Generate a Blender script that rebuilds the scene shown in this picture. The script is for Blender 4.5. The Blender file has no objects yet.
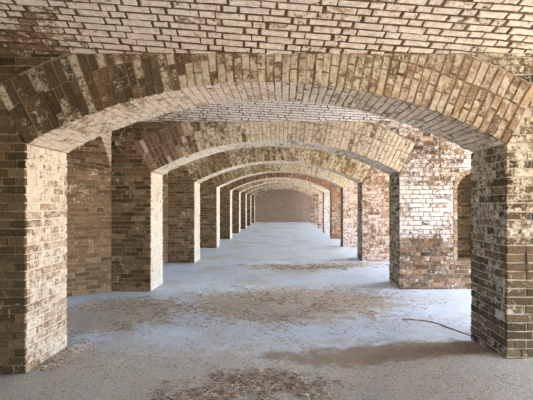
import bpy, math, random
from mathutils import Vector, noise
from mathutils.geometry import tessellate_polygon
random.seed(11)
scn = bpy.context.scene
COL = scn.collection
R = math.radians

# ------------------------------------------------------------------ camera, sky, sun, exposure
CAMZ = 1.46
cam = bpy.data.cameras.new('camera')
cam.sensor_width = 36.0
cam.lens = 405.0 / 533.0 * 36.0
cam.shift_x = -18.4 / 533.0
cam.shift_y = 3.0 / 533.0
cam.clip_end = 500
camo = bpy.data.objects.new('camera', cam)
camo.location = (0, 0, CAMZ)
camo.rotation_euler = (R(90), 0, 0)
COL.objects.link(camo)
scn.camera = camo

SUN_EL, SUN_AZ = R(64), R(-12)          # azimuth measured from +X, negative = from behind the camera
world = bpy.data.worlds.new('world')
scn.world = world
world.use_nodes = True
wn = world.node_tree
bg = wn.nodes['Background']
sky = wn.nodes.new('ShaderNodeTexSky')
sky.sky_type = 'NISHITA'
sky.sun_disc = False
sky.sun_elevation = SUN_EL
sky.sun_rotation = R(102)
sky.dust_density = 2.0
wn.links.new(sky.outputs[0], bg.inputs[0])
bg.inputs[1].default_value = 0.34
sun = bpy.data.lights.new('sun', 'SUN')
sun.energy = 5.5
sun.angle = R(0.6)
sun.color = (1.0, 0.94, 0.84)
suno = bpy.data.objects.new('sun', sun)
dirv = Vector((math.cos(SUN_EL) * math.cos(SUN_AZ), math.cos(SUN_EL) * math.sin(SUN_AZ), math.sin(SUN_EL)))
suno.rotation_euler = dirv.to_track_quat('Z', 'Y').to_euler()
suno.location = (20, -4, 20)
COL.objects.link(suno)
vs = scn.view_settings
vs.view_transform = 'Standard'
vs.look = 'None'
vs.gamma = 1.0
vs.use_curve_mapping = False
vs.exposure = 3.84
scn.cycles.max_bounces = 10
scn.cycles.diffuse_bounces = 8
scn.cycles.sample_clamp_indirect = 8.0
scn.cycles.use_denoising = True

# ------------------------------------------------------------------ plan of the gallery (metres)
D1, BAY, TH = 3.445, 3.222, 0.67          # face of first arch, bay spacing, wall thickness
XC, HW = -0.162, 2.05                      # centre and half width of the arched openings
SPR, RISE = 1.965, 0.53
RAD = (HW * HW + RISE * RISE) / (2 * RISE)
ZC = SPR + RISE - RAD
TMAX = math.asin(HW / RAD)
RING = 0.55
VS, VR = 2.73, 0.25                       # vault springing and rise
CLR = BAY - TH
VRAD = ((CLR / 2) ** 2 + VR ** 2) / (2 * VR)
VT = math.asin(CLR / 2 / VRAD)
XL, XR = -2.855, 5.0
TOPZ = 3.07
NARCH = 9
COURSE = 0.073
NX0, NX1, NZ0, NSP, NRISE = 2.84, 3.49, 0.52, 1.69, 0.28
YF = [D1 + i * BAY for i in range(NARCH)]

# ------------------------------------------------------------------ materials
def nt(name):
    m = bpy.data.materials.new(name)
    m.use_nodes = True
    t = m.node_tree
    b = t.nodes['Principled BSDF']
    b.inputs['Roughness'].default_value = 0.93
    b.inputs['Specular IOR Level'].default_value = 0.12
    return m, t, b

class G:
    """small helper around a node tree"""
    def __init__(s, t): s.t = t; s.pos = None
    def n(s, typ, **k):
        x = s.t.nodes.new(typ)
        for a, v in k.items(): setattr(x, a, v)
        return x
    def link(s, a, b): s.t.links.new(a, b)
    def setin(s, node, key, v):
        if v is None: return
        if isinstance(v, bpy.types.NodeSocket): s.link(v, node.inputs[key])
        else: node.inputs[key].default_value = v
    def position(s):
        if s.pos is None: s.pos = s.n('ShaderNodeNewGeometry').outputs['Position']
        return s.pos
    def noise(s, scale, detail=4, rough=0.6, vec=None, off=None):
        x = s.n('ShaderNodeTexNoise')
        v = vec or s.position()
        if off:
            m = s.n('ShaderNodeVectorMath', operation='ADD'); s.link(v, m.inputs[0]); m.inputs[1].default_value = off
            v = m.outputs[0]
        s.link(v, x.inputs['Vector'])
        x.inputs['Scale'].default_value = scale
        x.inputs['Detail'].default_value = detail
        x.inputs['Roughness'].default_value = rough
        return x.outputs['Fac']
    def math(s, op, a, b=0.0, c=0.0, clamp=False):
        x = s.n('ShaderNodeMath', operation=op); x.use_clamp = clamp
        s.setin(x, 0, a); s.setin(x, 1, b)
        if op == 'MULTIPLY_ADD': s.setin(x, 2, c)
        return x.outputs[0]
    def ramp(s, fac, stops):
        x = s.n('ShaderNodeValToRGB')
        e = x.color_ramp.elements
        while len(e) < len(stops): e.new(0.5)
        for el, (p, c) in zip(e, stops):
            el.position = p; el.color = (c[0], c[1], c[2], 1)
        s.link(fac, x.inputs[0])
        return x.outputs[0]
    def mix(s, fac, a, b, typ='MIX'):
        x = s.n('ShaderNodeMix', data_type='RGBA', blend_type=typ)
        s.setin(x, 0, fac)
        for k, v in ((6, a), (7, b)):
            if isinstance(v, bpy.types.NodeSocket): s.link(v, x.inputs[k])
            else: x.inputs[k].default_value = (v[0], v[1], v[2], 1)
        return x.outputs[2]
    def step(s, v, lo, hi):
        x = s.n('ShaderNodeMapRange', interpolation_type='SMOOTHSTEP')
        s.setin(x, 0, v); x.inputs[1].default_value = lo; x.inputs[2].default_value = hi
        return x.outputs[0]
    def bump(s, h, strength, dist, b):
        x = s.n('ShaderNodeBump'); x.inputs['Strength'].default_value = strength; x.inputs['Distance'].default_value = dist
        s.link(h, x.inputs['Height']); s.link(x.outputs[0], b.inputs['Normal'])

def brick_mat(name, tint=(1, 1, 1), white=(0.80, 0.74, 0.64), white2=(0.66, 0.58, 0.46)):
    """brick faces: attribute bk = (hue random, value random, how much lime wash is left)"""
    m, t, b = nt(name)
    g = G(t)
    at = g.n('ShaderNodeAttribute', attribute_name='bk')
    sp = g.n('ShaderNodeSeparateColor'); g.link(at.outputs['Color'], sp.inputs[0])
    base = g.ramp(sp.outputs[0], [(0, (.08, .056, .035)), (.25, (.14, .096, .060)), (.5, (.21, .140, .092)),
                                  (.75, (.31, .208, .145)), (1, (.40, .30, .21))])
    base = g.mix(1.0, base, tint, 'MULTIPLY')
    n1 = g.noise(38, 5, .75)
    v = g.math('MULTIPLY_ADD', sp.outputs[1], .4, .68)
    n1s = g.step(n1, .32, .68)
    v = g.math('MULTIPLY', v, g.math('MULTIPLY_ADD', n1s, .6, .76))
    hsv = g.n('ShaderNodeHueSaturation'); g.link(base, hsv.inputs['Color']); g.link(v, hsv.inputs['Value'])
    base = hsv.outputs[0]
    # lime wash, flaked along an uneven edge
    a = g.noise(15, 6, .75, off=(3, 7, 1))
    c = g.noise(48, 4, .7, off=(5, 1, 9))
    nn = g.math('ADD', g.math('MULTIPLY', a, .65), g.math('MULTIPLY', c, .35))
    mm = g.math('ADD', g.math('SUBTRACT', sp.outputs[2], 1.0), g.math('MULTIPLY_ADD', g.math('SUBTRACT', nn, .5), 3.6, .5))
    mask = g.step(mm, -.16, .24)
    wcol = g.mix(g.step(g.noise(26, 5, .75, off=(1, 2, 3)), .36, .60), white2, white)
    col = g.mix(g.math('MULTIPLY', mask, .92), base, wcol)
    g.link(col, b.inputs['Base Color'])
    hh = g.math('ADD', g.math('MULTIPLY', n1, .8), g.math('MULTIPLY', c, .7))
    g.bump(hh, .75, .012, b)
    return m

def mortar_mat(name, c1, c2, scale=10):
    m, t, b = nt(name)
    g = G(t)
    n1 = g.noise(scale, 5, .7)
    g.link(g.mix(g.step(n1, .35, .65), c1, c2), b.inputs['Base Color'])
    g.bump(g.noise(60, 4, .7), .8, .01, b)
    return m

def plain_brick_mat(name, c1, c2, mort, plane='xz'):
    """procedural brickwork for faces turned away from the gallery or very far off"""
    m, t, b = nt(name)
    g = G(t)
    s = g.n('ShaderNodeSeparateXYZ'); g.link(g.position(), s.inputs[0])
    cb = g.n('ShaderNodeCombineXYZ')
    i = {'x': 0, 'y': 1, 'z': 2}
    g.link(s.outputs[i[plane[0]]], cb.inputs[0]); g.link(s.outputs[i[plane[1]]], cb.inputs[1])
    bt = g.n('ShaderNodeTexBrick')
    g.link(cb.outputs[0], bt.inputs['Vector'])
    for k, v in (('Color1', c1), ('Color2', c2), ('Mortar', mort)): bt.inputs[k].default_value = (*v, 1)
    bt.inputs['Scale'].default_value = 1.0
    bt.inputs['Mortar Size'].default_value = .006
    bt.inputs['Brick Width'].default_value = .22
    bt.inputs['Row Height'].default_value = COURSE
    n = g.noise(3, 5, .7)
    col = g.mix(g.step(n, .3, .7), bt.outputs[0], (.45, .36, .30))
    col = g.mix(.45, bt.outputs[0], col)
    g.link(col, b.inputs['Base Color'])
    g.bump(bt.outputs['Fac'], .5, -.008, b)
    return m

# ------------------------------------------------------------------ brick meshes
def clip(poly, a, b, c):
    """keep a*u+b*v <= c"""
    out = []
    n = len(poly)
    for i in range(n):
        p, q = poly[i], poly[(i + 1) % n]
        dp, dq = a * p[0] + b * p[1] - c, a * q[0] + b * q[1] - c
        if dp <= 0: out.append(p)
        if (dp < 0 < dq) or (dq < 0 < dp):
            t = dp / (dp - dq)
            out.append((p[0] + (q[0] - p[0]) * t, p[1] + (q[1] - p[1]) * t))
    return out

def area(p):
    return abs(sum(p[i][0] * p[(i + 1) % len(p)][1] - p[(i + 1) % len(p)][0] * p[i][1] for i in range(len(p)))) / 2

class Brickwork:
    def __init__(s): s.v, s.f, s.mi, s.at = [], [], [], []
    def face(s, idx, mi, at): s.f.append(idx); s.mi.append(mi); s.at.append(at)
    def brick(s, poly, mapf, pale, detail=2, proud=.004, hue=None, rmin=0.0, rmax=1.0, depth=.03, huef=None):
        if len(poly) < 3 or area(poly) < .0006: return
        if detail >= 2:
            q = []
            for i in range(len(poly)):
                a, b = poly[i], poly[(i + 1) % len(poly)]
                L = math.hypot(b[0] - a[0], b[1] - a[1])
                if L < .004: continue
                q.append((a[0] + random.uniform(-.003, .003), a[1] + random.uniform(-.003, .003)))
                k = 3 if L > .13 else (2 if L > .045 else 1)
                nx, ny = (b[1] - a[1]) / L, -(b[0] - a[0]) / L
                for j in range(1, k):
                    t = (j + random.uniform(-.2, .2)) / k
                    o = random.uniform(-.004, .0025)
                    q.append((a[0] + (b[0] - a[0]) * t + nx * o, a[1] + (b[1] - a[1]) * t + ny * o))
            poly = q
            if len(poly) < 3: return
        cx = sum(p[0] for p in poly) / len(poly); cy = sum(p[1] for p in poly) / len(poly)
        h0 = random.uniform(-proud, proud)
        tu, tv = random.uniform(-.02, .02), random.uniform(-.04, .04)
        rad = [math.hypot(p[0] - cx, p[1] - cy) for p in poly]
        ins = .005
        top = [(cx + (p[0] - cx) * max(0.3, 1 - ins / max(r, .01)), cy + (p[1] - cy) * max(0.3, 1 - ins / max(r, .01))) for p, r in zip(poly, rad)]
        hh = lambda p: h0 + tu * (p[0] - cx) + tv * (p[1] - cy)
        base = [mapf(p[0], p[1], -depth) for p in poly]
        n = len(poly)
        i0 = len(s.v)
        c3 = mapf(cx, cy, 0)
        x, y, z = c3
        if huef: hue = huef(x, y, z) + random.gauss(0, .11)
        at = (min(1, max(0, hue if hue is not None else random.uniform(rmin, rmax))), random.random(),
              min(1.3, max(0, pale(x, y, z) + random.gauss(0, .10))))
        if detail >= 1:
            rim = [mapf(p[0], p[1], hh(p) - .004) for p in poly]
            tp = [mapf(p[0], p[1], hh(p)) for p in top]
            s.v += base + rim + tp
            rings = 2
        else:
            s.v += base + [mapf(p[0], p[1], hh(p)) for p in poly]
            rings = 1
        # orientation
        up = Vector(mapf(cx, cy, .01)) - Vector(c3)
        T = [Vector(k) for k in s.v[-n:]]
        nrm = Vector((0, 0, 0))
        for i in range(n): nrm += T[i].cross(T[(i + 1) % n])
        flip = nrm.dot(up) < 0
        fs = []
        for r in range(rings):
            for i in range(n):
                j = (i + 1) % n
                fs.append([i0 + r * n + i, i0 + r * n + j, i0 + (r + 1) * n + j, i0 + (r + 1) * n + i])
        fs.append([i0 + rings * n + i for i in range(n)])
        for f in fs: s.face(f[::-1] if flip else f, 0, at)
    def quadgrid(s, fn, nu, nv, mi=1):
        i0 = len(s.v)
        for i in range(nu + 1):
            for j in range(nv + 1): s.v.append(fn(i / nu, j / nv))
        for i in range(nu):
            for j in range(nv):
                a = i0 + i * (nv + 1) + j
                s.face([a, a + 1, a + nv + 2, a + nv + 1], mi, (0, 0, 0))
    def prism(s, outline, y0, y1, mi=1, hole=None, pocket=0.0, mib=2):
        """solid behind the facing bricks: outline in (x, z)"""
        loops = [outline] + ([hole] if hole else [])
        flat = [p for l in loops for p in l]
        tris = tessellate_polygon([[Vector((p[0], p[1], 0)) for p in l] for l in loops])
        i0 = len(s.v); s.v += [(p[0], y0, p[1]) for p in flat]
        for tr in tris: s.face([i0 + k for k in tr], mi, (0, 0, 0))
        tris = tessellate_polygon([[Vector((p[0], p[1], 0)) for p in outline]])
        i1 = len(s.v); s.v += [(p[0], y1, p[1]) for p in outline]
        for tr in tris: s.face([i1 + k for k in tr], mib, (0, 0, 0))
        n = len(outline)
        for i in range(n):
            j = (i + 1) % n
            s.face([i0 + i, i0 + j, i1 + j, i1 + i], mi, (0, 0, 0))
        if hole:
            m = len(hole)
            i2 = len(s.v); s.v += [(p[0], y0 + pocket, p[1]) for p in hole]
            for i in range(m):
                j = (i + 1) % m
                s.face([i0 + n + i, i0 + n + j, i2 + j, i2 + i], mi, (0, 0, 0))
            s.face([i2 + k for k in range(m)], mi, (0, 0, 0))
    def box(s, x0, x1, y0, y1, z0, z1, mi=1):
        i = len(s.v)
        s.v += [(x, y, z) for z in (z0, z1) for y in (y0, y1) for x in (x0, x1)]
        for f in ((0, 2, 3, 1), (4, 5, 7, 6), (0, 1, 5, 4), (2, 6, 7, 3), (0, 4, 6, 2), (1, 3, 7, 5)):
            s.face([i + k for k in f], mi, (0, 0, 0))
    def build(s, name, mats, parent=None, origin=(0, 0, 0)):
        me = bpy.data.meshes.new(name)
        ox, oy, oz = origin
        me.from_pydata([(x - ox, y - oy, z - oz) for x, y, z in s.v], [], s.f)
        for m in mats: me.materials.append(m)
        me.polygons.foreach_set('material_index', s.mi)
        a = me.attributes.new('bk', 'FLOAT_COLOR', 'FACE')
        a.data.foreach_set('color', [c for t in s.at for c in (t[0], t[1], t[2], 1.0)])
        me.update()
        o = bpy.data.objects.new(name, me)
        COL.objects.link(o)
        if parent: o.parent = parent
        else: o.location = origin
        return o

def rows(u0, u1, v0, v1, bond='flemish', joint=.011, course=COURSE, jit=.004, v_anchor=0.0, hj=None):
    """yield rectangles of a brick bond covering the area"""
    hj = hj or joint
    L, S = .213, .102
    k0 = math.floor((v0 - v_anchor) / course)
    k1 = math.ceil((v1 - v_anchor) / course)
    for k in range(k0, k1):
        va = v_anchor + k * course + joint / 2
        vb = va + course - joint
        if bond == 'flemish':
            per = L + S + 2 * joint; pat = [L, S]; off = (per / 2) * (k % 2)
        elif bond == 'running':
            per = L + joint; pat = [L]; off = per / 2 * (k % 2) + random.uniform(-.02, .02)
        elif bond == 'english':
            if k % 2: per = L + joint; pat = [L]; off = 0
            else: per = S + joint; pat = [S]; off = per / 2
        else:
            per = S + joint; pat = [S]; off = per / 2 * (k % 2)
        off += random.uniform(-.015, .015)
        u = u0 - per - off
        i = 0
        first = True
        while u < u1:
            w = pat[i % len(pat)]
            if bond == 'flemish' and random.random() < .05: w = L if w == S else S
            ww = w + random.uniform(-jit, jit)
            if u + ww > u0 + .045 and u < u1 - .03:
                a = max(u, u0) ; b = min(u + ww, u1)
                if first: a = u0; first = False
                if u1 - b < .05: b = u1
                if b - a > .03:
                    d0, d1 = random.uniform(-.002, .002), random.uniform(-.002, .002)
                    yield [(a, va + d0), (b, va + d1), (b, vb + d1), (a, vb + d0)]
            u += w + hj
            i += 1

def thing(name, label, cat, loc=(0, 0, 0), group=None):
    o = bpy.data.objects.new(name, None)
    COL.objects.link(o)
    o.location = loc; o['label'] = label; o['category'] = cat
    o.empty_display_size = .3
    if group: o['group'] = group
    return o

def struct(o): o['kind'] = 'structure'; return o

# ------------------------------------------------------------------ the archways
def pol(th, r): return (XC + r * math.sin(th), ZC + r * math.cos(th))

def niche_outline(grow=0.0, n=10):
    hw = (NX1 - NX0) / 2; xm = (NX0 + NX1) / 2
    r = (hw * hw + NRISE * NRISE) / (2 * NRISE); zc = NSP + NRISE - r; tm = math.asin(hw / r)
    pts = [(NX0 - grow, NZ0 - grow), (NX1 + grow, NZ0 - grow)]
    for i in range(n + 1):
        t = tm - 2 * tm * i / n
        pts.append((xm + (r + grow) * math.sin(t), zc + (r + grow) * math.cos(t)))
    return pts
NR = (((NX1 - NX0) / 2) ** 2 + NRISE ** 2) / (2 * NRISE)
NXM, NZC = (NX0 + NX1) / 2, NSP + NRISE - NR
NTM = math.asin((NX1 - NX0) / 2 / NR)

def face_bricks(bw, x0, x1, yf, pale, detail, side, niche, hue):
    fm = lambda u, v, h: (u, yf - h, v)
    rr = RAD + RING + .008
    for p in rows(x0, x1, 0, VSX + .03):
        cx, cz = (p[0][0] + p[1][0]) / 2, (p[0][1] + p[2][1]) / 2
        polys = [p]
        dx, dz = cx - XC, cz - ZC
        th = math.atan2(dx, dz)
        if abs(th) < TMAX:
            # keep outside the circle of the ring's back
            nx, nz = math.sin(th), math.cos(th)
            polys = [clip(p, -nx, -nz, -(XC * nx + ZC * nz + rr))]
        elif cz > SPR - .05:
            # keep below the skewback
            sg = 1 if dx > 0 else -1
            tx, tz = math.cos(TMAX) * sg, -math.sin(TMAX)
            ix, iz = pol(sg * TMAX, RAD)
            polys = [clip(p, -tx, -tz, -(ix * tx + iz * tz) - .006)]
        if niche:
            a, b = p[0][0], p[1][0]
            if b > NX0 - .1 and a < NX1 + .1 and p[2][1] > NZ0 and p[0][1] < NSP + NRISE + .2:
                new = []
                for q in polys:
                    if cz < NSP:
                        if p[0][1] > NZ0 - .02:
                            new.append(clip(q, 1, 0, NX0 - .066)); new.append(clip(q, -1, 0, -NX1 - .066))
                        else: new.append(q)
                    else:
                        t = math.atan2(cx - NXM, cz - NZC)
                        r2 = NR + .066
                        if abs(t) < NTM + .1:
                            nx, nz = math.sin(t), math.cos(t)
                            new.append(clip(q, -nx, -nz, -(NXM * nx + NZC * nz + r2)))
                        else:
                            new.append(clip(clip(q, 1, 0, NX0 - .066) if cx < NXM else clip(q, -1, 0, -NX1 - .066), 0, 1, 9))
                polys = new
        for q in polys:
            q = clip(q, 0, 1, VSX)
            if q: bw.brick(q, fm, pale, detail, **hue)
    if niche:
        n = 13
        for i in range(n):
            t0 = -NTM + 2 * NTM * i / n + .006 / NR; t1 = -NTM + 2 * NTM * (i + 1) / n - .006 / NR
            q = [(NXM + r * math.sin(t), NZC + r * math.cos(t)) for t, r in ((t0, NR), (t1, NR), (t1, NR + .058), (t0, NR + .058))]
            bw.brick(q, fm, lambda x, y, z: .3, detail, rmin=.6, rmax=.95)
        z = NZ0
        while z < NSP - .03:
            z2 = min(z + .102, NSP)
            for a, b in ((NX0 - .058, NX0), (NX1, NX1 + .058)):
                bw.brick([(a, z), (b, z), (b, z2), (a, z2)], fm, lambda x, y, z: .3, detail, rmin=.6, rmax=.95)
            z += .112

def jamb_bricks(bw, x, sgn, yf, pale, detail, hue):
    """sgn = +1: face turned towards +X"""
    mf = lambda u, v, h: (x + sgn * h, u, v)
    for p in rows(yf + .014, yf + TH, 0, SPR, 'english' if sgn > 0 else 'flemish', v_anchor=0):
        q = clip(p, 0, 1, SPR - .003)
        if q: bw.brick(q, mf, pale, detail, depth=.014, **hue)

def archway(i, label, fpale, jl, jr, ringp, soff, mats, detail, hue, huer, dark_back):
    yf = YF[i]
    root = thing('brick_archway', label, 'archway', (XC, yf + TH / 2, 0), 'brick archways along the vaulted gallery')
    og = (XC, yf + TH / 2, 0)
    e = .012
    N = 26
    # left pier with the masonry above it
    bw = Brickwork()
    out = [(XC - HW - e, 0), (XC - HW - e, SPR)]
    out += [pol(-TMAX + TMAX * k / N, RAD + RING) for k in range(N + 1)]
    out = [(x, min(z, TOPZ)) for x, z in out]
    out += [(XC, TOPZ), (XL - .02, TOPZ), (XL - .02, 0)]
    bw.prism(out, yf + e, yf + TH - e)
    face_bricks(bw, XL, XC - HW, yf, fpale, detail, -1, False, hue)
    spandrel(bw, XC - HW, XC, yf, fpale, detail, hue)
    n0 = len(bw.mi)
    jamb_bricks(bw, XC - HW, 1, yf, jl, detail, dict(rmin=.45, rmax=1.0))
    bw.mi[n0:] = [3] * (len(bw.mi) - n0)
    bw.box(XC - HW - .03, XC - HW - .010, yf + .016, yf + TH - .016, 0, SPR, 4)
    bw.build('pier', [M_brick_br, M_mort_brown if i < 2 else M_mort_mid, mats[3], M_brick_jamb if i == 0 else M_brick_jamb_pale, M_mort_light], root, og)
    # right pier with its niche
    bw = Brickwork()
    out = [(XC + HW + e, 0), (XC + HW + e, SPR)]
    out += [pol(TMAX - TMAX * k / N, RAD + RING) for k in range(N + 1)]
    out = [(x, min(z, TOPZ)) for x, z in out]
    out += [(XC, TOPZ), (XR, TOPZ), (XR, 0)]
    bw.prism(out, yf + e, yf + TH - e, hole=niche_outline(.012), pocket=.35)
    face_bricks(bw, XC + HW, XR, yf, fpale, detail, 1, True, hue)
    spandrel(bw, XC, XC + HW, yf, fpale, detail, hue)
    n0 = len(bw.mi)
    jamb_bricks(bw, XC + HW, -1, yf, jr, detail, hue)
    bw.mi[n0:] = [3] * (len(bw.mi) - n0)
    bw.box(XC + HW + .010, XC + HW + .03, yf + .016, yf + TH - .016, 0, SPR, 4)
    pr = bw.build('pier', [mats[0], M_mort if i == 0 else mats[1], mats[3], M_brick_grey, M_mort], root, og)
    # bricks lining the niche, its shade put into darker brick colours
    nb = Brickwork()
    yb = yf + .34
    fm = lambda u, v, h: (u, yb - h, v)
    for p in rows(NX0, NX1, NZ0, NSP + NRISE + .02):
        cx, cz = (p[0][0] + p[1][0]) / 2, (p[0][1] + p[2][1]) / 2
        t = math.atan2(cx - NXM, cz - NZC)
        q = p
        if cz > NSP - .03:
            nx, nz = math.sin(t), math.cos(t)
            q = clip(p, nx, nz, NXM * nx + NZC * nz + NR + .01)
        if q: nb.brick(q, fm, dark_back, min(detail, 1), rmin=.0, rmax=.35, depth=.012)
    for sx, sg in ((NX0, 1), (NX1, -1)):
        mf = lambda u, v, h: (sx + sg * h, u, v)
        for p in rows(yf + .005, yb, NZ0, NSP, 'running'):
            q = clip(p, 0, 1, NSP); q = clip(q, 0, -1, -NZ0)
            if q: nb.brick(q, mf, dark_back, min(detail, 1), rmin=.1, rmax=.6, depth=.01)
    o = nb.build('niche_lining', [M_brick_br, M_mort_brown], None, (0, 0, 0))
    o.parent = pr; o.location = (-og[0], -og[1], 0)
    # arch ring
    rb = Brickwork()
    ins = [pol(-TMAX + 2 * TMAX * k / 40, RAD + e) for k in range(41)]
    outer = [pol(TMAX - 2 * TMAX * k / 40, RAD + RING) for k in range(41)]
    rb.prism(ins + [(x, min(z, TOPZ)) for x, z in outer], yf + e, yf + TH - e)
    fm = lambda u, v, h: (u, yf - h, v)
    nc = int(round(2 * TMAX * RAD / .0665))
    da = 2 * TMAX / nc
    g = .0105
    for k in range(nc):
        ta, tb = -TMAX + k * da, -TMAX + (k + 1) * da
        jt = random.uniform(-.0012, .0012)
        ta += g / 2 / RAD + jt; tb -= g / 2 / RAD - jt
        segs = [(.205, .102, .205), (.102, .205, .205)][k % 2] if random.random() > .12 else (.16, .15, .2)
        r = RAD
        for sl in segs:
            l2 = sl + random.uniform(-.008, .008)
            q = [pol(ta, r), pol(tb, r), pol(tb, min(r + l2, RAD + RING)), pol(ta, min(r + l2, RAD + RING))]
            q = clip(q, 0, 1, VSX)
            if q: rb.brick(q, fm, ringp, detail, proud=.005, **huer)
            r += l2 + g + .002
            if r > RAD + RING - .03: break
    sm = lambda u, v, h: (XC + (RAD - h) * math.sin(u / RAD), v, ZC + (RAD - h) * math.cos(u / RAD))
    # soffit courses run through the wall
    n0 = len(rb.mi)
    for k in range(nc):
        ua = (-TMAX + k * da) * RAD + .005; ub = (-TMAX + (k + 1) * da) * RAD - .005
        v = yf + (.0 if k % 2 else -.105)
        while v < yf + TH:
            L = .213 + random.uniform(-.006, .006)
            a, b = max(v, yf + .012), min(v + L, yf + TH)
            if b - a > .03: rb.brick([(ua, a), (ub, a), (ub, b), (ua, b)], sm, soff, detail, depth=.015, **(dict(rmin=.35, rmax=.95)))
            v += L + .010
    rb.mi[n0:] = [3] * (len(rb.mi) - n0)
    rb.build('arch_ring', [mats[2], M_mort_brown if i == 0 else mats[1], mats[3], M_brick_jamb if i == 0 else M_brick_jamb_pale], root, og)
    return root

def spandrel(bw, x0, x1, yf, pale, detail, hue):
    """wall bricks above the opening, outside the ring"""
    fm = lambda u, v, h: (u, yf - h, v)
    rr = RAD + RING + .008
    for p in rows(x0, x1, 1.9, VSX + .03):
        cx, cz = (p[0][0] + p[1][0]) / 2, (p[0][1] + p[2][1]) / 2
        th = math.atan2(cx - XC, cz - ZC)
        nx, nz = math.sin(th), math.cos(th)
        q = clip(p, -nx, -nz, -(XC * nx + ZC * nz + rr))
        q = clip(q, 0, 1, VSX) if q else q
        if q: bw.brick(q, fm, pale, detail, **hue)

def sst(a, b, x):
    t = min(1, max(0, (x - a) / (b - a))); return t * t * (3 - 2 * t)
def fbm(x, y, z, s=1.0): return noise.fractal(Vector((x * s, y * s, z * s)), 1.0, 2.0, 4)

M_mort = mortar_mat('mortar_lime', (.52, .45, .36), (.34, .29, .23))
M_mort_dark = mortar_mat('mortar_joint_shade', (.075, .048, .028), (.15, .10, .062))  # vault joints: shade of the eroded gaps put into the mortar colour
M_mort_mid = mortar_mat('mortar_weathered', (.40, .33, .25), (.22, .17, .12))
M_back = plain_brick_mat('brickwork_rear', (.30, .18, .12), (.42, .28, .19), (.45, .38, .3))
M_backy = plain_brick_mat('brickwork_side', (.30, .18, .12), (.42, .28, .19), (.45, .38, .3), 'yz')
M_brick = brick_mat('brick_limewashed', tint=(1.02, .96, .87), white=(.74, .745, .755), white2=(.58, .50, .43))
M_brick_vault = brick_mat('brick_vault', tint=(1.0, .92, .85), white=(.74, .67, .60), white2=(.56, .47, .39))
M_brick_grey = brick_mat('brick_grey_jamb', tint=(.80, .84, .78), white=(.60, .59, .54), white2=(.36, .34, .29))  # darker, greyer bricks for the right jambs
M_brick_jamb = brick_mat('brick_jamb_weathered', tint=(1.1, 1.02, .95), white=(.68, .61, .53), white2=(.54, .46, .37))
M_brick_jamb_pale = brick_mat('brick_jamb_pale', tint=(1.2, 1.1, 1.0), white=(.72, .69, .63), white2=(.60, .55, .48))
M_mort_light = mortar_mat('mortar_fresh', (.68, .62, .54), (.52, .46, .39))
M_mort_brown = mortar_mat('mortar_brown', (.30, .22, .14), (.17, .12, .075))
M_brick_side = brick_mat('brick_side_wall', tint=(.98, .98, .84), white=(.78, .72, .60), white2=(.50, .43, .33))
M_brick_ring = brick_mat('brick_ring_weathered', tint=(.94, .94, .85), white=(.57, .505, .40), white2=(.38, .31, .21))
M_brick_warm = brick_mat('brick_limewashed_cream', white=(.76, .69, .56), white2=(.52, .43, .30))
M_brick_y = brick_mat('brick_ochre_washed', tint=(1.05, 1.05, .8), white=(.80, .75, .60), white2=(.58, .50, .34))
M_brick_p = brick_mat('brick_pink', tint=(1.18, 1.02, .90), white=(.80, .74, .70), white2=(.62, .46, .38))
M_brick_br = brick_mat('brick_brown', tint=(.80, .80, .66), white=(.68, .61, .50), white2=(.46, .38, .28))

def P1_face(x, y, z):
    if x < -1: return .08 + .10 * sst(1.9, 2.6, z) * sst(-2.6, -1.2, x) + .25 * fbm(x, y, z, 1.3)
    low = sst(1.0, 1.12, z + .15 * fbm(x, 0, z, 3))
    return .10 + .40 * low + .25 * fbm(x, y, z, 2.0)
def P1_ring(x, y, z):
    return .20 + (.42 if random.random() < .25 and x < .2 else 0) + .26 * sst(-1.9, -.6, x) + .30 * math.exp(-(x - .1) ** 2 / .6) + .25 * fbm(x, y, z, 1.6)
def P1_soff(x, y, z): return .72 + .25 * fbm(x, y, z, 2)
def P1_jl(x, y, z): return .50 + .22 * sst(1.0, 1.9, z) + .3 * fbm(x, y, z, 2)
def P1_jr(x, y, z): return .42 + .2 * fbm(x, y, z, 2) - .12 * sst(.9, .3, z)

def P2_face(x, y, z):
    if x < -1: return .16 + .15 * sst(2.0, 2.6, z) + .2 * fbm(x, y, z, 1.5)
    patch = sst(.75, 1.0, z + .2 * fbm(x, 0, z, 3)) * (1 - sst(1.75, 1.95, z + .15 * fbm(x, 2, z, 3))) * (1 - .5 * sst(2.7, 2.9, x))
    return .26 + .44 * patch + .30 * sst(1.75, 2.1, z) + .25 * fbm(x, y, z, 2.5)
def P2_ring(x, y, z): return .14 + (.45 if random.random() < .2 else 0) + .62 * sst(-1.9, -.6, x) + .3 * fbm(x, y, z, 2.0)
def P_jl(x, y, z): return .85 + .2 * fbm(x, y, z, 2)
def P_jr(x, y, z): return .42 + .2 * fbm(x, y, z, 2)
def P_soff(x, y, z): return .75 + .2 * fbm(x, y, z, 2)
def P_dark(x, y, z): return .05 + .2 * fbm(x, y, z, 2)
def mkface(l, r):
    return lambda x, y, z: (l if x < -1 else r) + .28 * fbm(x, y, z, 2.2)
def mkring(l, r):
    return lambda x, y, z: l + (r - l) * sst(-1.9, .3, x) + .28 * fbm(x, y, z, 2.0)

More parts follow.
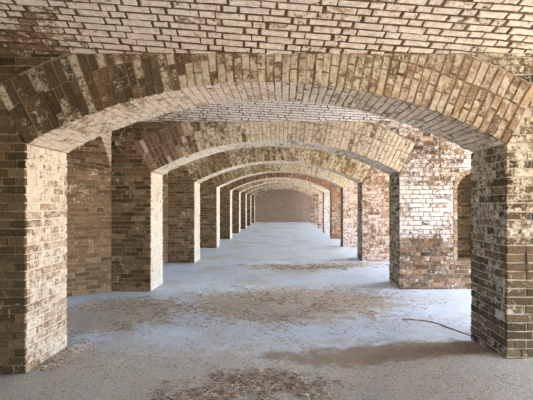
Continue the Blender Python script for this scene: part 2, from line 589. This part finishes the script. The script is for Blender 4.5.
names = ['nearest and widest brick archway, dark brown left pier and patchy lime-washed right pier',
         'second brick archway back, white lime wash on its right pier beside a small arched niche',
         'third brick archway back, ochre and cream bricks in its ring over a pink right pier',
         'fourth brick archway back, pale cream ring and whitish right pier',
         'fifth brick archway back, with a plain pinkish red ring and pier',
         'sixth brick archway back, pale ring just behind the pinkish red archway',
         'seventh brick archway back, third counted from the far end wall',
         'eighth brick archway back, last but one before the far end wall',
         'smallest and farthest brick archway, framing the pink end wall']
HD = dict(rmin=0.0, rmax=.75)
cfg = [
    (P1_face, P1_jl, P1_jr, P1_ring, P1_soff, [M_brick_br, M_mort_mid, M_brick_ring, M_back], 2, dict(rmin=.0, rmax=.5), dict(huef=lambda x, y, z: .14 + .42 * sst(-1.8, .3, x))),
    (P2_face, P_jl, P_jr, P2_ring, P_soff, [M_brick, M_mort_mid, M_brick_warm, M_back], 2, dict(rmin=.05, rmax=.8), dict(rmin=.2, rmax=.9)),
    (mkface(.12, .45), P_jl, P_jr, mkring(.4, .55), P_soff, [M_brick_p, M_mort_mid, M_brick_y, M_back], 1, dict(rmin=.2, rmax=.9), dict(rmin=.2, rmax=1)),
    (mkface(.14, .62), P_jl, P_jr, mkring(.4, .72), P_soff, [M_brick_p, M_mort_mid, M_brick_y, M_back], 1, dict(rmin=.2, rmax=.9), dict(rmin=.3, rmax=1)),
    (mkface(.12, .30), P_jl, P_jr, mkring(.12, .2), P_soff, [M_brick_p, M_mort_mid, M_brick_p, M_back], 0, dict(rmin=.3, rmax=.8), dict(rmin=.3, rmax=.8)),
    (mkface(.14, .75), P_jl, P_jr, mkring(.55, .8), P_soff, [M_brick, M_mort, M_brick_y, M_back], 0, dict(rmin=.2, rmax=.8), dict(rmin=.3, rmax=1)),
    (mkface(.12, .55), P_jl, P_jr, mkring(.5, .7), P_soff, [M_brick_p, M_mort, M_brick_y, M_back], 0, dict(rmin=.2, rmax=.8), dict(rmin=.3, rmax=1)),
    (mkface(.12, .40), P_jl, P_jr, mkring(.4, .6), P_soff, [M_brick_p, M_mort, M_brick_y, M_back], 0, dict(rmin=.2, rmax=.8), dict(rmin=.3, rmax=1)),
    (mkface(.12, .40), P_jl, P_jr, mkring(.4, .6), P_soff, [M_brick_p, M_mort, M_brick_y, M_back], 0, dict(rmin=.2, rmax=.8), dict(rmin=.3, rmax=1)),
]

# ------------------------------------------------------------------ floor
def fz(x, y):
    """height of the trodden earth floor"""
    r = .14 * sst(.35, 1.75, x) * sst(1.5, 2.9, y) * (1 - .5 * sst(3.45, 4.2, y)) * (1 - sst(4.2, 5.4, y) * .9)
    r += .03 * sst(.5, 1.9, x) * sst(5, 6, y) * (1 - sst(12, 14, y))
    r += .010 * fbm(x, y, 0, .9) + .004 * fbm(x, y, 5, 5)
    return r

def make_floor():
    vs_, fs = [], []
    xs = [-4.6 + .08 * i for i in range(int(10.0 / .08) + 1)]
    ys = []
    y = -1.6
    while y < 31.2:
        ys.append(y); y += .06 if 2.5 < y < 8 else (.12 if y < 12 else .4)
    ys.append(31.3)
    for y in ys:
        for x in xs: vs_.append((x, y, fz(x, y)))
    n = len(xs)
    for j in range(len(ys) - 1):
        for i in range(n - 1):
            a = j * n + i
            fs.append((a, a + 1, a + n + 1, a + n))
    me = bpy.data.meshes.new('floor'); me.from_pydata(vs_, [], fs)
    me.polygons.foreach_set('use_smooth', [True] * len(fs))
    m, t, b = nt('worn_floor')
    g = G(t)
    s = g.n('ShaderNodeSeparateXYZ'); g.link(g.position(), s.inputs[0])
    big = g.noise(.9, 6, .6)
    mid = g.noise(5, 6, .7)
    fine = g.noise(70, 4, .8)
    conc = g.mix(g.step(mid, .35, .65), (.52, .60, .68), (.65, .74, .82))
    sand = g.mix(g.step(fine, .35, .7), (.27, .23, .165), (.70, .645, .52))
    # sand and grit lie thick in the near bay and in drifts beyond
    near = g.step(g.math('ADD', s.outputs[1], g.math('MULTIPLY', g.math('SUBTRACT', mid, .5), 1.2)), 4.5, 3.7)
    def blob(cx, cy, rx, ry):
        a = g.math('DIVIDE', g.math('SUBTRACT', s.outputs[0], cx), rx)
        c = g.math('DIVIDE', g.math('SUBTRACT', s.outputs[1], cy), ry)
        d = g.math('ADD', g.math('MULTIPLY', a, a), g.math('MULTIPLY', c, c))
        d = g.math('ADD', d, g.math('MULTIPLY', g.math('SUBTRACT', mid, .5), 2.6))
        return g.step(d, 1.15, .5)
    f = g.math('MAXIMUM', g.math('MULTIPLY', near, .93), blob(.15, 5.9, 1.6, 1.0))
    f = g.math('MAXIMUM', f, blob(-2.3, 5.4, .9, 1.0))
    f = g.math('MAXIMUM', f, g.math('MULTIPLY', blob(.6, 9.3, 1.6, .5), .7))
    f = g.math('MAXIMUM', f, g.math('MULTIPLY', g.step(g.math('ADD', g.math('MULTIPLY', big, .6), g.math('MULTIPLY', mid, .4)), .48, .60), .6))
    f = g.math('MULTIPLY', f, g.math('MULTIPLY_ADD', g.step(fine, .3, .55), .5, .5))
    col = g.mix(f, conc, sand)
    dirt_shade = g.math('MULTIPLY', blob(1.35, 3.82, 1.6, .30), .8)  # soil strip under the first arch, pier shadow painted into its brown
    col = g.mix(dirt_shade, col, (.27, .205, .13))
    sp = g.step(g.noise(38, 3, .75, off=(9, 3, 0)), .56, .68)
    col = g.mix(g.math('MULTIPLY', sp, g.math('MULTIPLY_ADD', f, .5, .2)), col, (.13, .10, .075))
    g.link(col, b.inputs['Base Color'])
    g.bump(g.math('ADD', fine, g.math('MULTIPLY', mid, 2)), .8, .025, b)
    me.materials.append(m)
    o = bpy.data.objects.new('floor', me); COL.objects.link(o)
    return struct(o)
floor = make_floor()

# ------------------------------------------------------------------ vaults
def vault(i, y0, mats, pale, detail, hue, ang, dep=.009, prd=.005, x0=XL - .02, x1=XR):
    bw = Brickwork()
    yc = y0 + CLR / 2
    zc = (VS if i == 0 else 2.80) + VR - VRAD
    mf = lambda u, v, h: (u, yc + (VRAD - h) * math.sin(v / VRAD), zc + (VRAD - h) * math.cos(v / VRAD))
    ext = VRAD * VT
    bw.quadgrid(lambda a, b: mf(x0 + (x1 - x0) * a, ext * (2 * b - 1), -dep), 1, 16, 1)
    bw.quadgrid(lambda a, b: mf(x0 + (x1 - x0) * a, ext * (2 * b - 1) * .999, -.16), 1, 16, 1)
    if pale:
        ca, sa = math.cos(ang), math.sin(ang)
        H = ext + abs(math.tan(ang)) * 4 + .3
        for p in rows(x0 - .5, x1 + .5, -H, H, 'flemish', joint=.023 if i == 0 else .019, jit=.010, course=.0745, hj=.020 if i == 0 else .010):
            q = [(ca * u - sa * v, sa * u + ca * v) for u, v in p]
            for h in ((0, 1, ext), (0, -1, ext), (1, 0, x1), (-1, 0, -x0)):
                q = clip(q, *h) if q else q
            if q: bw.brick(q, mf, pale, detail, proud=prd, **hue)
    return struct(bw.build('ceiling', mats))

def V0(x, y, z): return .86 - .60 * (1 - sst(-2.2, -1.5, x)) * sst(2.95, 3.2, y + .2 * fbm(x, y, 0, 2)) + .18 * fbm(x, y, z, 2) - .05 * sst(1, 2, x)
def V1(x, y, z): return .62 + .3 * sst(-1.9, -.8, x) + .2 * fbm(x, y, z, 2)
def V2(x, y, z): return .7 + .25 * fbm(x, y, z, 2)
SKEW = .105
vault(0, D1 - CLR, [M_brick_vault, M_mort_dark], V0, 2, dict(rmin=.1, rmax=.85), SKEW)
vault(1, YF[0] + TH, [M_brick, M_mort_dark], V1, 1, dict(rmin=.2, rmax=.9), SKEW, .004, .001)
for k in range(1, 8): vault(k + 1, YF[k] + TH, [M_brick_warm, M_mort_mid], V2, 0, dict(rmin=.2, rmax=.9), SKEW)
bw = Brickwork(); bw.box(XL, XR, -1.6, D1 - CLR, VS, VS + .15, 0); struct(bw.build('ceiling', [M_back]))
bw = Brickwork(); bw.box(XL - .02, XR, YF[8] + TH, 31.3, VS, VS + .15, 0); struct(bw.build('ceiling', [M_back]))

# ------------------------------------------------------------------ left side: splayed gun embrasures under their own arches
XE, HE, ZE1, RE1 = -4.10, .36, 2.20, .16
HB = CLR / 2
ZS, RL = 1.965, .85
def left_bay(y0, detail):
    yc = y0 + HB
    # side arch in the plane X = XL
    def arc(h, zs, ri, t):
        r = (h * h + ri * ri) / (2 * ri); tm = math.asin(min(1, h / r)); 
        return (r * math.sin(t * tm), zs + ri - r + r * math.cos(t * tm))
    bw = Brickwork()
    pale = lambda x, y, z: 1.3 + .1 * fbm(x, y, z, 2)  # side arch face: light from the right painted as full wash
    dark = lambda x, y, z: .10 + .2 * fbm(x, y, z, 2)  # soffit: its shade painted in as darker bricks
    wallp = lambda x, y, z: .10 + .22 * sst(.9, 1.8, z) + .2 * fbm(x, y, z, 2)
    # tympanum backing
    r = (HB * HB + RL * RL) / (2 * RL)
    zc = ZS + RL - r
    n = 20
    out = [(yc + arc(HB, ZS, RL, -1 + 2 * k / n)[0], arc(HB, ZS, RL, -1 + 2 * k / n)[1]) for k in range(n + 1)] + [(yc + HB, TOPZ), (yc - HB, TOPZ)]
    tris = tessellate_polygon([[Vector((a, b, 0)) for a, b in out]])
    for xx in (XL - .012, XL - .10):
        i0 = len(bw.v); bw.v += [(xx, a, b) for a, b in out]
        for tr in tris: bw.face([i0 + k for k in tr], 1, (0, 0, 0))
    if detail >= 0:
        mf = lambda u, v, h: (XL + h, u, v)
        for p in rows(yc - HB, yc + HB, ZS, VS + VR + .07, 'flemish'):
            cx, cz = (p[0][0] + p[1][0]) / 2, (p[0][1] + p[2][1]) / 2
            t = math.atan2(cx - yc, cz - zc)
            nx, nz = math.sin(t), math.cos(t)
            q = clip(p, -nx, -nz, -(yc * nx + zc * nz + r))
            if q: bw.brick(q, mf, pale, detail, rmin=.4, rmax=1, depth=.012)
    # splay walls
    for sg in (1, -1):
        A = Vector((XL, yc + sg * HB, 0)); B = Vector((XE, yc + sg * HE, 0))
        L = (B - A).length; d = (B - A) / L
        nrm = Vector((-d.y, d.x, 0)) * (1 if sg > 0 else -1)
        if nrm.y * sg > 0: nrm = -nrm
        ztop = lambda u: ZS + (ZE1 - ZS) * u / L
        mf = lambda u, v, h: tuple(A + d * u + nrm * h + Vector((0, 0, v)))
        bw.quadgrid(lambda a, b: mf(a * L, b * ztop(a * L), -.012), 1, 1, 1)
        bw.quadgrid(lambda a, b: mf(a * L, b * ztop(a * L), -.15), 1, 1, 1)
        if detail >= 0 and sg > 0:
            k = (ZE1 - ZS) / L
            for p in rows(0, L, 0, ZE1, 'flemish'):
                q = clip(p, -k, 1, ZS)
                if q: bw.brick(q, mf, wallp, detail, rmin=.45, rmax=.85, depth=.012)
    # conical soffit over the splay
    def sof(a, b, h):
        y1, z1 = arc(HB, ZS, RL, 2 * b - 1); y2, z2 = arc(HE, ZE1, RE1, 2 * b - 1)
        p = Vector((XL + (XE - XL) * a, yc + y1 + (y2 - y1) * a, z1 + (z2 - z1) * a))
        c = Vector((p.x, yc, 1.3 + .5 * a)); dd = (c - p); dd.x = 0; dd.normalize()
        return tuple(p + dd * h)
    bw.quadgrid(lambda a, b: sof(a, b, -.012), 6, 24, 1)
    bw.quadgrid(lambda a, b: sof(a, b, -.14), 6, 24, 1)
    if detail >= 0:
        LU, LV = 1.5, 3.2
        mf = lambda u, v, h: sof(min(1, max(0, u / LU)), min(1, max(0, v / LV)), h)
        for p in rows(0, LU, 0, LV, 'running'):
            w = 1 - .6 * p[0][0] / LU
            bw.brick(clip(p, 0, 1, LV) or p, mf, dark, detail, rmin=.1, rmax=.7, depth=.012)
    # embrasure throat
    bw.box(XE - .6, XE, yc - HE - .1, yc + HE + .1, 0, .80, 1)
    bw.box(XE - .6, XE, yc - HE - .1, yc + HE + .1, ZE1 + .0, 3.1, 1)
    bw.box(XE - .6, XE, yc - HE - 1.5, yc - HE - .02, 0, 3.1, 1)
    bw.box(XE - .6, XE, yc + HE + .02, yc + HE + 1.5, 0, 3.1, 1)
    return struct(bw.build('wall_left', [M_brick_side if detail > 0 else M_brick_br, M_mort_mid]))
left_bay(D1 - CLR, -1)
for k in range(8): left_bay(YF[k] + TH, 2 if k == 0 else (1 if k == 1 else -1 if k > 3 else 0))

# ------------------------------------------------------------------ right side: bays open to the parade ground
def right_bay(y0):
    bw = Brickwork()
    yc = y0 + HB; hw = 1.12; sp, ri = 2.15, .38
    r = (hw * hw + ri * ri) / (2 * ri); tm = math.asin(hw / r)
    inner = [(yc - hw, 0), (yc - hw, sp)] + [(yc + r * math.sin(-tm + 2 * tm * k / 16), sp + ri - r + r * math.cos(-tm + 2 * tm * k / 16)) for k in range(1, 16)] + [(yc + hw, sp), (yc + hw, 0)]
    out = inner + [(yc + BAY / 2, 0), (yc + BAY / 2, 3.1), (yc - BAY / 2, 3.1), (yc - BAY / 2, 0)]
    tris = tessellate_polygon([[Vector((a, b, 0)) for a, b in out]])
    i = []
    for xx in (XR, XR + .45):
        i0 = len(bw.v); i.append(i0); bw.v += [(xx, a, b) for a, b in out]
        for tr in tris: bw.face([i0 + k for k in tr], 0, (0, 0, 0))
    n = len(out)
    for k in range(n):
        j = (k + 1) % n
        bw.face([i[0] + k, i[0] + j, i[1] + j, i[1] + k], 0, (0, 0, 0))
    struct(bw.build('wall_right', [M_backy]))
    # sampling aid for the daylight coming through this opening
    l = bpy.data.lights.new('opening_portal', 'AREA'); l.shape = 'RECTANGLE'; l.size = 2 * hw; l.size_y = sp + ri
    l.cycles.is_portal = True
    o = bpy.data.objects.new('opening_portal', l); COL.objects.link(o)
    o.location = (XR + .5, yc, (sp + ri) / 2)
    o.rotation_euler = Vector((1, 0, 0)).to_track_quat('Z', 'Y').to_euler()
for k in range(-1, 8): right_bay(YF[k] + TH if k >= 0 else D1 - CLR)
bw = Brickwork(); bw.box(XR, XR + .45, -1.7, D1 - CLR - TH / 2, 0, 3.1, 0); struct(bw.build('wall_right', [M_backy]))
bw = Brickwork(); bw.box(XR, XR + .45, 30.95, 31.5, 0, 3.1, 0); struct(bw.build('wall_right', [M_backy]))  # unseen gap before this stub, added to brighten the end wall
bw = Brickwork(); bw.box(XL - .2, XL, -1.7, D1 - CLR, 0, 3.1, 0); struct(bw.build('wall_left', [M_backy]))
bw = Brickwork(); bw.box(XL - .2, XL, YF[8] + TH, 31.5, 0, 3.1, 0); struct(bw.build('wall_left', [M_backy]))
bw = Brickwork()  # doorway gap in the unseen back wall, added to light the near bay
bw.box(XL - .2, 1.3, -1.9, -1.6, 0, 3.1, 0); bw.box(2.7, XR + .45, -1.9, -1.6, 0, 3.1, 0); bw.box(1.3, 2.7, -1.9, -1.6, 2.2, 3.1, 0)
struct(bw.build('wall_back', [M_back]))
M_end = plain_brick_mat('brickwork_end', (.36, .28, .22), (.52, .43, .35), (.60, .54, .47))
bw = Brickwork(); bw.box(XL - .2, XR + .45, 31.0, 31.3, -.05, 3.1, 0); struct(bw.build('wall_end', [M_end]))
bw = Brickwork(); bw.box(-5.0, XR + .45, -1.9, 31.4, 3.1, 3.4, 0); struct(bw.build('ceiling', [M_mort_mid]))
# parade ground
bw = Brickwork(); bw.box(XR + .1, 85, -60, 90, -.4, -.03, 0)
M_ground = mortar_mat('parade_ground', (.62, .56, .46), (.54, .49, .38), .6)
struct(bw.build('parade_ground', [M_ground]))
bw = Brickwork(); bw.box(-80, -4.9, -60, 90, -.4, -.03, 0); bw.box(-4.9, XR + .1, -60, -1.7, -.4, -.03, 0)
struct(bw.build('outer_ground', [M_ground]))

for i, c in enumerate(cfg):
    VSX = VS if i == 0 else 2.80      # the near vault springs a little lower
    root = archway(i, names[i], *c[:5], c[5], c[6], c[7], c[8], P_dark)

# ------------------------------------------------------------------ litter on the floor
def litter_mat(name, stops):
    m, t, b = nt(name)
    g = G(t)
    at = g.n('ShaderNodeAttribute', attribute_name='bk')
    sp = g.n('ShaderNodeSeparateColor'); g.link(at.outputs['Color'], sp.inputs[0])
    g.link(g.ramp(sp.outputs[0], stops), b.inputs['Base Color'])
    return m
M_straw = litter_mat('dry_straw', [(0, (.10, .068, .042)), (.3, (.22, .15, .10)), (.7, (.42, .33, .235)), (1, (.72, .64, .52))])
M_straw_pale = litter_mat('bleached_straw', [(0, (.16, .11, .075)), (.3, (.34, .25, .18)), (.65, (.54, .45, .35)), (1, (.78, .71, .60))])
M_chips = litter_mat('brick_chips', [(0, (.14, .085, .055)), (.4, (.30, .19, .13)), (.75, (.46, .35, .25)), (1, (.62, .56, .48))])

def litter(name, label, cat, n, place, lmin, lmax, wid, mat, chunk=.3):
    bw = Brickwork()
    for _ in range(n):
        x, y = place()
        a = random.uniform(0, math.pi)
        if random.random() > chunk:
            L = random.uniform(lmin, lmax); w = random.uniform(.5, 1.2) * wid
            dx, dy = math.cos(a), math.sin(a)
            bend = random.uniform(-.25, .25) * L
            lift = random.uniform(0, .012)
            i0 = len(bw.v)
            for k, t in enumerate((-.5, 0, .5)):
                cx = x + dx * L * t - dy * bend * (abs(t) * 2) ** 2 * .5
                cy = y + dy * L * t + dx * bend * (abs(t) * 2) ** 2 * .5
                z = fz(cx, cy) + .002 + lift * (1 - abs(t)) + (random.random() * .008 if k != 1 else 0)
                bw.v += [(cx - dy * w, cy + dx * w, z), (cx + dy * w, cy - dx * w, z), (cx, cy, z + w * 1.4)]
            at = (random.random(), 0, 0)
            for s in (0, 3):
                for p, q in ((0, 1), (1, 2), (2, 0)):
                    bw.face([i0 + s + p, i0 + s + q, i0 + s + 3 + q, i0 + s + 3 + p], 0, at)
            bw.face([i0, i0 + 1, i0 + 2], 0, at); bw.face([i0 + 6, i0 + 8, i0 + 7], 0, at)
        else:
            r = random.uniform(.4, 1.3) * wid * 2.2
            i0 = len(bw.v); k = 5
            z = fz(x, y) - .002
            ring = [(r * random.uniform(.7, 1.2) * math.cos(a + 2 * math.pi * j / k), r * random.uniform(.7, 1.2) * math.sin(a + 2 * math.pi * j / k)) for j in range(k)]
            bw.v += [(x + p, y + q, z) for p, q in ring]
            bw.v += [(x + p * .6, y + q * .6, z + r * random.uniform(.5, 1)) for p, q in ring]
            at = (random.random(), 0, 0)
            for j in range(k): bw.face([i0 + j, i0 + (j + 1) % k, i0 + k + (j + 1) % k, i0 + k + j], 0, at)
            bw.face([i0 + k + j for j in range(k)], 0, at)
    o = bw.build(name, [mat])
    o['kind'] = 'stuff'; o['label'] = label; o['category'] = cat
    return o

def ell(cx, cy, rx, ry, edge=.5, ragged=1.0):
    def f():
        while True:
            x = random.gauss(0, edge); y = random.gauss(0, edge)
            if x * x + y * y > 1.4: continue
            X, Y = cx + rx * x, cy + ry * y
            if fbm(X, Y, 3, 2.5) * ragged > random.uniform(-.35, .25) : return X, Y
    return f
litter('straw_litter', 'scattered straw and leaf litter in the middle of the second bay floor', 'litter', 5200, ell(.15, 5.85, 1.85, 1.2), .02, .08, .0035, M_straw_pale)
litter('straw_litter', 'dark clump of dry leaf litter on the floor at the bottom centre', 'litter', 4200, ell(-.28, 3.12, .66, .38), .015, .06, .0028, M_straw, .2)
litter('straw_litter', 'straw litter on the floor by the left side wall behind the nearest pier', 'litter', 1500, ell(-2.1, 5.4, .95, 1.0), .02, .07, .0032, M_straw)
litter('straw_litter', 'thin band of litter on the floor of the third bay', 'litter', 900, ell(.5, 9.2, 1.7, .6), .02, .09, .005, M_straw)
def grit_spot():
    while True:
        x, y = random.uniform(-2.6, 2.5), random.uniform(2.6, 5.2)
        if 3.4 < y < 4.18 and not XC - HW + .03 < x < XC + HW - .03: continue
        if fbm(x, y, 8, 2.0) > random.uniform(-.5, .3): return x, y
litter('floor_grit', 'fine brown grit and chips strewn over the nearest floor', 'grit', 9000,
       lambda: grit_spot(), .006, .03, .0022, M_chips, .6)
def foot():
    t = random.random(); return -2.2 + abs(random.gauss(0, .10)) + .02, 3.5 + .75 * t
litter('brick_rubble', 'brick crumbs heaped along the foot of the nearest left pier', 'rubble', 420, foot, .01, .025, .005, M_straw_pale, .8)

# low dark streak that wanders over the floor to the right pier
def px(x, y):
    d = CAMZ
    Y = 405 * CAMZ / (y - 203)
    for _ in range(6):
        X = (x - 283.5) * Y / 405
        Y = 405 * (CAMZ - fz(X, Y)) / (y - 203)
    return X, Y
pts = [(400, 319.5), (408, 319.6), (416, 320.4), (424, 321.2), (430, 322.2), (436, 323.8), (442, 326), (450, 329.2), (458, 332.2), (466, 335), (474, 338), (482, 341.5), (490, 348)]
wp = [px(*p) for p in pts]
fine = []
for i in range(len(wp) - 1):
    for k in range(6):
        t = k / 6
        fine.append((wp[i][0] + (wp[i + 1][0] - wp[i][0]) * t, wp[i][1] + (wp[i + 1][1] - wp[i][1]) * t + random.uniform(-.004, .004)))
fine = [p for p in fine if not (p[0] > XC + HW - .03 and p[1] < YF[0] + TH + .05)]
bw = Brickwork()
n = len(fine)
for i, (x, y) in enumerate(fine):
    w = .034 * math.sin(math.pi * min(1, (i + 2) / n * .9 + .05)) + .004
    bw.v += [(x, y - w, fz(x, y - w) + .001), (x, y, fz(x, y) + .010), (x, y + w, fz(x, y + w) + .001)]
for i in range(n - 1):
    for k in (0, 1): bw.face([i * 3 + k, i * 3 + k + 1, i * 3 + 3 + k + 1, i * 3 + 3 + k], 0, (0, 0, 0))
M_streak = mortar_mat('dark_streak', (.07, .05, .035), (.14, .10, .07), 20)
cr = bw.build('streak', [M_streak]); cr.parent = floor; cr['label'] = 'thin dark streak curving over the floor to the right pier'

# open joint in the brickwork of the nearest right pier
bw = Brickwork()
jx, jw = 2.055, .0055
prof = [(1.09, .3), (1.05, .8), (1.0, 1.0), (.95, 1.2), (.90, .7), (.86, .3)]
for k, (z, f) in enumerate(prof):
    o_ = random.uniform(-.003, .003)
    for yy in (YF[0] - .007, YF[0] + .01): bw.v += [(jx - jw * f + o_, yy, z), (jx + jw * f + o_, yy, z)]
for k in range(len(prof) - 1):
    a, b = k * 4, k * 4 + 4
    for p, q in ((0, 1), (1, 3), (3, 2), (2, 0)): bw.face([a + p, a + q, b + q, b + p], 0, (0, 0, 0))
n = (len(prof) - 1) * 4
bw.face([0, 2, 3, 1], 0, (0, 0, 0)); bw.face([n, n + 1, n + 3, n + 2], 0, (0, 0, 0))
near_root = next(o for o in bpy.data.objects if o.name == 'brick_archway')
right_pier = max((c for c in near_root.children if c.name.startswith('pier')), key=lambda c: max(v.co.x for v in c.data.vertices))
M_gap = mortar_mat('open_joint', (.05, .036, .024), (.09, .065, .045), 30)
oj = bw.build('open_joint', [M_gap]); oj.parent = right_pier
oj.location = (-near_root.location.x, -near_root.location.y, 0)
oj['label'] = 'black open joint between two bricks'
